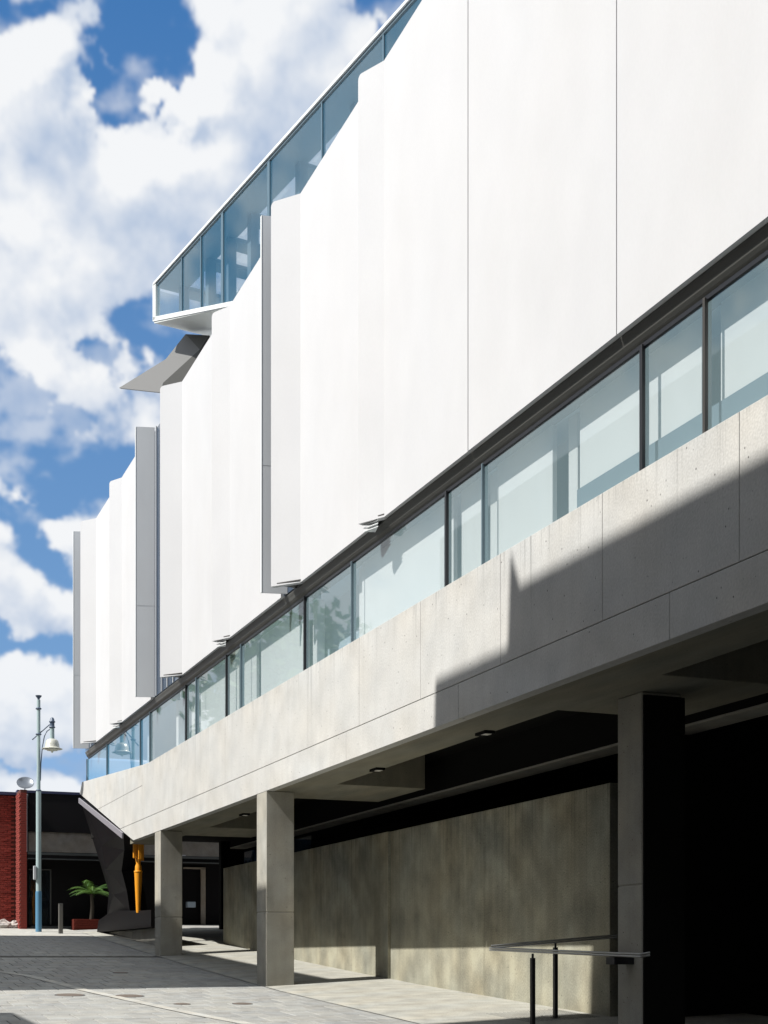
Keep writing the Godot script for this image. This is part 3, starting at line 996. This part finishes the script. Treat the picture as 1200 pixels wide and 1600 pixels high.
	arm.tube([Vector3(0, 0.0, 0), Vector3(0, 0.10, 0.0), Vector3(0, 0.19, 0.08)], 0.02, 6)
	put("mount", arm, M.lamp_dark, d)
	# rocks, planter, palm
	var looks := ["pale rock at the foot of the brick wall, leftmost in the row", "pale broad rock at the foot of the brick wall, second from the left", "small pale rock beside the brick pier, third from the left", "pale rock touching the brick pier, rightmost in the row"]
	for i in 4:
		var q: Array = [[5.55, 0.20], [5.82, 0.26], [6.06, 0.17], [6.25, 0.2]][i]
		var rk := Mb.new()
		var f := noise(90 + i, 1.6, 3)
		var pts := func(u: int, v: int) -> Vector3:
			var th := PI * v / 8.0
			var ph := TAU * u / 12.0
			var n := Vector3(sin(th) * cos(ph), cos(th), sin(th) * sin(ph))
			return n * Vector3(1.1, 0.75, 0.9) * q[1] * (1.0 + 0.5 * f.get_noise_3dv(n * 1.4))
		for u in 12:
			for v in 8:
				rk.face([pts.call(u, v), pts.call(u + 1, v), pts.call(u + 1, v + 1)], pts.call(u, v) + pts.call(u + 1, v + 1))
				rk.face([pts.call(u, v), pts.call(u + 1, v + 1), pts.call(u, v + 1)], pts.call(u, v) + pts.call(u + 1, v + 1))
		var ro := put("rock", rk, M.rock)
		ro.position = p(q[0], 49.55, 1.12 + 0.03 * (i % 2))
		tag(ro, looks[i], "rock", "pale rocks at the foot of the brick wall")
	var pl := thing("brick_planter", Vector3.ZERO, "low red brick planter in front of the dark shopfront under the palm", "planter")
	var pm := Mb.new()
	pbox(pm, 8.1, 10.6, 48.75, 49.25, 0.9, 1.36, 0.01)
	put("planter_wall", pm, M.shaded_brick, pl)
	for k in 4:
		for j in 8:
			var bk := put("brick", shapes[1], M.shaded_brick, pl)
			bk.position = p(8.24 + 0.234 * j + (0.05 if k % 2 else 0.0), 48.755, 1.10 + 0.075 * k)
	var palm := thing("palm", p(8.75, 48.95, 1.3), "green palm with arching fronds in front of the dark shopfront", "palm")
	var tr := Mb.new()
	tr.tube([Vector3(0, 0, 0), Vector3(0.03, 0.5, 0), Vector3(0, 0.95, 0)], 0.08, 8, 0.05)
	put("trunk", tr, M.palm_trunk, palm)
	var rr := RandomNumberGenerator.new()
	rr.seed = 21
	for i in 22:
		var an := TAU * i / 22.0 + rr.randf() * 0.3
		var rise := rr.randf_range(0.35, 1.7)
		var ln := rr.randf_range(0.7, 1.0)
		var fm := Mb.new()
		var prev := Vector3(0, 0.95, 0)
		for k in range(1, 13):
			var u := k / 12.0
			var cur := Vector3(cos(an) * ln * u, 0.95 + ln * (rise * u - u * u * (0.35 + 0.55 * rise)), sin(an) * ln * u)
			var dir := (cur - prev).normalized()
			var side := dir.cross(Vector3.UP).normalized()
			fm.face([prev + side * 0.008, cur + side * 0.006, cur - side * 0.006, prev - side * 0.008], Vector3.UP)
			var ll := 0.22 * sin(PI * clampf(u * 0.9 + 0.08, 0, 1)) + 0.04
			for sd in [-1.0, 1.0]:
				for jj in 2:
					var st2 := prev.lerp(cur, jj * 0.5)
					var tip: Vector3 = st2 + (side * sd * 0.8 + dir * 0.6 + Vector3.DOWN * 0.35).normalized() * ll * rr.randf_range(0.8, 1.1)
					fm.face([st2, st2 + dir * 0.022, tip], Vector3.UP)
			prev = cur
		put("frond", fm, M["leaf_%d" % (i % 3)], palm)


func build_opposite() -> void:
	# across the street, out of frame: what shades the pavement and shows in the glass
	var blocks := [
		["corner_block", "tall rendered block across the street near the viewer", -30.0, 14.57, 17.25, "opposite_render"],
		["stepped_block", "rendered block with flat roof across the street, beside the open lot", 14.58, 17.12, 16.55, "opposite_brick"],
		["terrace_block", "long low terrace across the street beyond the open lot", 25.12, 43.12, 14.07, "opposite_render"],
		["corner_annex", "low flat roofed annex in the open lot across the street", 17.13, 20.75, 5.7, "opposite_brick"]]
	for q in blocks:
		var o := thing(q[0], Vector3.ZERO, q[1], "building")
		var m := Mb.new()
		pbox(m, -12.0, -3.0, q[2], q[3], -2.6, q[4])
		put("wall", m, M[q[5]], o)
		if q[4] > 10.0 and q[3] - q[2] > 3.0:
			var s0: float = maxf(q[2], 0.0) + 1.2
			while s0 < q[3] - 1.6:
				for lv in [4.2, 7.4, 10.3]:
					var wf := Mb.new()
					pbox(wf, -3.0, -2.94, s0, s0 + 1.3, lv, lv + 1.7, 0.01)
					var win := put("window", wf, M.zinc_edge, o)
					var pn := Mb.new()
					pbox(pn, -2.939, -2.93, s0 + 0.08, s0 + 1.22, lv + 0.08, lv + 1.62)
					put("pane", pn, M.slot_glass, win)
				s0 += 2.9
		if q[0] == "corner_block":
			var par := Mb.new()
			par.extrude([p(-3.0, 14.56, 17.25), p(-3.0, 14.82, 17.25), p(-3.0, 14.82, 17.73)], Vector3(-8.0, 0, 0))
			put("gable_parapet", par, M[q[5]], o)
	# a spreading tree beyond the terrace, seen in the far panes
	var t := thing("spreading_tree", p(-10.0, 74.0, 1.2), "broad dark green tree beyond the terrace across the street", "tree")
	var tr := Mb.new()
	tr.tube([Vector3.ZERO, Vector3(0.2, 4, 0), Vector3(0, 9, 0.2)], 0.5, 10, 0.2)
	for i in 6:
		var an := TAU * i / 6.0
		tr.tube([Vector3(0.1, 4.0 + 0.6 * i, 0), Vector3(cos(an) * 2.5, 7.5 + 0.5 * i, sin(an) * 2.5), Vector3(cos(an) * 4.2, 9.0 + 0.8 * i, sin(an) * 4.2)], 0.2, 6, 0.05)
	put("trunk", tr, M.trunk, t)
	t.scale = Vector3.ONE * 1.3
	var r := RandomNumberGenerator.new()
	r.seed = 17
	var cr := Mb.new()
	for i in 9000:
		var k := r.randi() % 9
		var an := TAU * k / 8.0
		var c := Vector3(cos(an) * 3.2, 9.5 + 1.6 * sin(k * 2.1), sin(an) * 3.2) if k < 8 else Vector3(0, 11.6, 0)
		var d := Vector3(r.randfn(), r.randfn() * 0.8, r.randfn()) * 1.15 + c
		var u := Vector3(r.randfn(), r.randfn(), r.randfn()).normalized() * 0.3
		var w := u.cross(Vector3(r.randfn(), r.randfn(), r.randfn())).normalized() * 0.16
		cr.face([d - u, d + w, d + u, d - w], Vector3.UP)
	put("crown", cr, M.leaf_0, t)


func build_sculpture() -> void:
	# stepped concrete plinth, level on the rising pavement
	var pl := thing("concrete_plinth", Vector3.ZERO, "low level concrete plinth under the black sculpture behind the far column", "plinth")
	for q in [[38.2, 41.9], [41.95, 45.6]]:
		var m := Mb.new()
		pbox(m, 8.72, 9.3, q[0], q[1], -0.3, 0.86, 0.015)
		put("plinth_block", m, M.column_concrete, pl)
	# black faceted leaf that leans from the plinth to the raked end of the band
	var s := thing("black_sculpture", Vector3.ZERO, "black faceted stone sculpture leaning from the plinth up to the raked band end", "sculpture")
	var v := [p(7.95, 46.58, 5.25), p(8.0, 39.72, 3.55), p(8.3, 41.1, 3.19), p(8.5, 42.5, 2.67), p(8.7, 42.7, 2.07), p(8.8, 42.7, 1.42), p(8.75, 46.2, 1.30), p(8.7, 45.57, 2.17), p(8.4, 45.95, 3.39)]
	var mid := p(8.22, 43.6, 2.75)
	var low := p(8.52, 43.9, 2.0)
	var fm := Mb.new()
	var outl := [[0, 1, 8, 8], [1, 2, 3, 8]]
	fm.face([v[0], v[1], p(8.1, 43.6, 3.5)], Vector3(-1, 0, 1))
	fm.face([v[0], v[8], p(8.1, 43.6, 3.5)], Vector3(-1, 0, 1))
	fm.face([v[1], v[2], p(8.1, 43.6, 3.5)], Vector3(-1, 0, 1))
	fm.face([v[8], mid, p(8.1, 43.6, 3.5)], Vector3(-1, 0, 1))
	fm.face([v[2], mid, p(8.1, 43.6, 3.5)], Vector3(-1, 0, 1))
	fm.face([v[2], v[3], mid], Vector3(-1, 0, 1))
	fm.face([v[3], v[4], mid], Vector3(-1, 0, 1))
	fm.face([v[8], v[7], mid], Vector3(-1, 0, 1))
	fm.face([v[7], low, mid], Vector3(-1, 0, 1))
	fm.face([v[4], low, mid], Vector3(-1, 0, 1))
	fm.face([v[4], v[5], low], Vector3(-1, 0, 1))
	fm.face([v[5], v[6], low], Vector3(-1, 0, 1))
	fm.face([v[6], v[7], low], Vector3(-1, 0, 1))
	var deep := Vector3(0.55, 0, -0.05)
	for i in v.size():
		var j := (i + 1) % v.size()
		fm.face([v[i], v[j], v[j] + deep, v[i] + deep], (v[i] + v[j]) / 2 - mid)
	var bk := []
	for q in v:
		bk.append(q + deep)
	for i in range(1, bk.size() - 1):
		fm.face([bk[0], bk[i], bk[i + 1]], Vector3.RIGHT)
	put("faceted_leaf", fm, M.black_stone, s)
	var ed := Mb.new()
	ed.extrude([v[0] + Vector3(-0.05, 0.02, 0), v[1] + Vector3(-0.05, 0.02, 0), v[1] + Vector3(-0.05, -0.15, 0), v[0] + Vector3(-0.05, -0.14, 0)], Vector3(0.045, 0, 0))
	put("top_highlight", ed, M.edge_highlight, s)
	var base := Mb.new()
	var bp := [p(8.45, 46.3, 0.87), p(8.45, 46.0, 1.25), p(8.45, 44.6, 1.40), p(8.45, 42.6, 1.46), p(8.45, 39.4, 1.36), p(8.45, 38.2, 1.34), p(8.45, 38.2, 0.87)]
	base.extrude(bp, Vector3(0.8, 0, 0))
	put("base_block", base, M.black_stone, s)
	# yellow carved pole
	var t := thing("yellow_totem", p(9.05, 42.9, 1.40), "tall ochre yellow carved pole standing beside the black sculpture", "sculpture")
	t.position = p(8.46, 39.9, 1.34)
	var sc := 39.9 / 39.3
	var sh := Mb.new()
	sh.lathe([[0.055, -0.03], [0.065, 0.02], [0.115, 1.10 * sc]], Transform3D(), 14)
	put("tapered_shaft", sh, M.yellow_paint, t)
	var ri := Mb.new()
	ri.lathe([[0.11, 1.10 * sc], [0.125, 1.11 * sc], [0.125, 1.14 * sc], [0.11, 1.15 * sc]], Transform3D(), 14)
	put("ring", ri, M.yellow_paint, t)
	var nk := Mb.new()
	nk.lathe([[0.095, 1.15 * sc], [0.09, 1.28 * sc], [0.06, 1.36 * sc], [0.085, 1.46 * sc], [0.09, 2.05 * sc], [0.05, 2.1 * sc], [0.02, 2.16 * sc]], Transform3D(), 14)
	put("neck", nk, M.yellow_paint, t)
	for q in [[-0.13, 0.05, 1.5, 2.0], [0.12, 0.03, 1.44, 2.04], [0.02, 0.13, 1.46, 1.98]]:
		var fn := Mb.new()
		fn.box(Vector3(q[0] * 0.85 - 0.05, q[2] * sc, q[1] - 0.035), Vector3(q[0] * 0.85 + 0.05, q[3] * sc, q[1] + 0.035), 0.012)
		put("carved_fin", fn, M.yellow_paint, t)


func build_street() -> void:
	# lamp
	var l := thing("street_lamp", p(6.62, 46.6, 0.885), "pale green street lamp with blue foot and bell lantern on a bracket", "street lamp")
	var H := 7.64
	var x := Basis(Vector3.UP, -0.38)
	var po := Mb.new()
	po.lathe([[0.085, 1.2], [0.082, 4.55], [0.062, 4.58], [0.058, H - 0.12]], Transform3D(), 14)
	put("pole", po, M.lamp_paint, l)
	var ft := Mb.new()
	ft.lathe([[0.10, -0.05], [0.10, 1.28], [0.085, 1.31]], Transform3D(), 14)
	put("foot", ft, M.lamp_blue, l)
	var cp := Mb.new()
	cp.lathe([[0.03, H - 0.12], [0.04, H - 0.08], [0.10, H], [0.10, H + 0.02]], Transform3D(), 14)
	put("finial", cp, M.lamp_dark, l)
	for hh in [4.57, 6.40, 7.23]:
		var co := Mb.new()
		co.lathe([[0.06, hh - 0.03], [0.095, hh - 0.01], [0.095, hh + 0.015], [0.06, hh + 0.04]], Transform3D(), 12)
		put("collar", co, M.lamp_dark, l)
	var off := x * Vector3(0.44, 0, 0)
	var br := Mb.new()
	br.tube([x * Vector3(-0.19, 6.24, 0), x * Vector3(0.36, 6.72, 0)], 0.02, 6)
	br.tube([x * Vector3(0.06, 4.9, 0), x * Vector3(0.075, 5.45, 0), x * Vector3(0.12, 5.98, 0), x * Vector3(0.19, 6.34, 0), x * Vector3(0.27, 6.50, 0), x * Vector3(0.38, 6.58, 0)], 0.018, 6)
	br.lathe([[0.001, -0.03], [0.03, 0.0], [0.001, 0.03]], Transform3D(Basis(), x * Vector3(-0.19, 6.24, 0)), 8)
	put("bracket", br, M.lamp_dark, l)
	var st := Mb.new()
	st.lathe([[0.075, 6.24], [0.07, 6.60]], Transform3D(Basis(), off), 12)
	put("lantern_stem", st, M.lamp_paint, l)
	var cap := Mb.new()
	cap.lathe([[0.07, 6.60], [0.10, 6.615], [0.10, 6.64], [0.075, 6.66], [0.075, 6.78], [0.10, 6.79], [0.10, 6.82], [0.08, 6.83], [0.06, 6.92], [0.02, 6.95]], Transform3D(Basis(), off), 12)
	put("lantern_cap", cap, M.lamp_dark, l)
	var be := Mb.new()
	be.lathe([[0.08, 6.25], [0.13, 6.24], [0.19, 6.19], [0.225, 6.08], [0.235, 5.99], [0.26, 5.955], [0.33, 5.935], [0.33, 5.92], [0.23, 5.90]], Transform3D(Basis(), off), 22)
	var bell := put("bell_shade", be, M.lamp_shade, l)
	var lg := Mb.new()
	lg.lathe([[0.23, 5.91], [0.17, 5.87], [0.04, 5.85], [0.03, 5.81], [0.01, 5.80]], Transform3D(Basis(), off), 20)
	put("lens", lg, M.lamp_glass, bell)
	var sg := Mb.new()
	sg.box(Vector3(-0.17, 1.68, -0.02), Vector3(-0.082, 2.12, 0.10), 0.01)
	put("meter_box", sg, M.zinc, l)
	# bollard
	var b := thing("bollard", p(7.17, 45.6, 0.80), "short dark square bollard between the lamp and the sculpture", "bollard")
	var bm := Mb.new()
	bm.box(Vector3(-0.065, -0.1, -0.065), Vector3(0.065, 0.94, 0.065), 0.012)
	put("post", bm, M.bollard_paint, b)
	var bc := Mb.new()
	bc.box(Vector3(-0.068, 0.941, -0.068), Vector3(0.068, 0.96, 0.068), 0.006)
	put("cap", bc, M.door_frame, b)
	# drain covers
	var where := [[4.0, 24.45, 0.26, "round brown iron cover left of the pale kerb strip"], [4.95, 24.1, 0.26, "round brown iron cover touching the pale kerb strip"], [5.92, 29.7, 0.16, "small iron cover in the shaded paving beyond the shadow edge"], [6.42, 22.2, 0.17, "small dark iron cover in the sunlit paving near the middle column"], [5.44, 22.3, 0.14, "faint small iron cover beside the kerb strip in the sun"]]
	for q in where:
		var c := thing("drain_cover", p(q[0], q[1], ground(q[0], q[1])), q[3], "drain cover", "iron covers in the paving")
		c.rotation.x = atan(0.068)
		var cm := Mb.new()
		cm.lathe([[q[2], -0.01], [q[2], 0.007], [0.001, 0.0085]], Transform3D(), 24)
		put("frame_ring", cm, M.joint_backing, c)
		var lm := Mb.new()
		lm.lathe([[q[2] * 0.9, 0.004], [q[2] * 0.88, 0.011], [0.001, 0.0125]], Transform3D(), 24)
		put("lid", lm, M.cover_iron, c)
	# handrail
	var h := thing("handrail", Vector3.ZERO, "steel handrail on two dark posts beside the near column", "handrail")
	var vx := p(9.0, 18.32, 0.157)
	var ra := Mb.new()
	for o in [0.0, 0.05]:
		ra.tube([vx + Vector3(0.02, o * 0.6, 0), p(9.9, 18.0, 0.235) + Vector3(0, o * 0.6, 0), p(10.74, 17.69, 0.312) + Vector3(0, o * 0.6, 0)], 0.014, 8)
	put("rail", ra, M.rail_steel, h)
	var rb := Mb.new()
	var e0 := p(9.0, 14.29, 0.053)
	for o in [0.0, -0.05]:
		rb.tube([vx + Vector3(0, o * 0.6, 0), e0 + Vector3(0, o * 0.6, 0), e0 + Vector3(0.10, 0.02 + o * 0.6, 0.04)], 0.014, 8)
	put("rail", rb, M.rail_steel, h)
	for q in [[9.9, 18.0, 0.225], [9.0, 17.0, 0.07]]:
		var gh := ground(q[0], q[1])
		var pm := Mb.new()
		pbox(pm, q[0] - 0.025, q[0] + 0.025, q[1] - 0.035, q[1] + 0.035, gh - 0.05, q[2] - 0.06, 0.004)
		var ps := put("post", pm, M.rail_post, h)
		var pt := Mb.new()
		pbox(pt, q[0] - 0.012, q[0] + 0.012, q[1] - 0.012, q[1] + 0.012, q[2] - 0.061, q[2] + 0.0)
		pbox(pt, q[0] - 0.05, q[0] + 0.05, q[1] - 0.06, q[1] + 0.06, gh - 0.01, gh + 0.012, 0.003)
		put("bracket", pt, M.rail_post, ps)
	var bk := Mb.new()
	pbox(bk, 8.98, 9.259, 14.85, 15.05, -0.07, 0.02, 0.004)
	put("wall_bracket", bk, M.rail_post, h)
	# tactile studs
	var tp := thing("tactile_pad", Vector3.ZERO, "patch of small tactile studs on the slab beside the wall", "tactile paving")
	var tm := Mb.new()
	for i in 26:
		for j in 17:
			var ll := 9.35 + 0.07 * j
			var ss := 17.75 + 0.055 * i
			var t := Transform3D(Basis(), p(ll, ss, ground(ll, ss)))
			tm.lathe([[0.018, 0.0], [0.012, 0.006], [0.001, 0.0065]], t, 6)
	put("studs", tm, M.stud_grey, tp).set_meta("kind", "stuff")
	# small things in the far passage
	var sm := Mb.new()
	pbox(sm, 12.10, 12.32, 49.95, 49.99, 3.5, 3.75, 0.004)
	var ns := thing("notice_board", Vector3.ZERO, "small white notice high in the far dark passage", "sign")
	put("board", sm, M.sign_white, ns)
	var bx := Mb.new()
	pbox(bx, 12.3, 12.6, 49.6, 49.9, 1.85, 2.05, 0.01)
	var bo := thing("meter_box", Vector3.ZERO, "pale blue grey box low in the far dark passage", "box")
	put("case", bx, M.box_blue, bo)
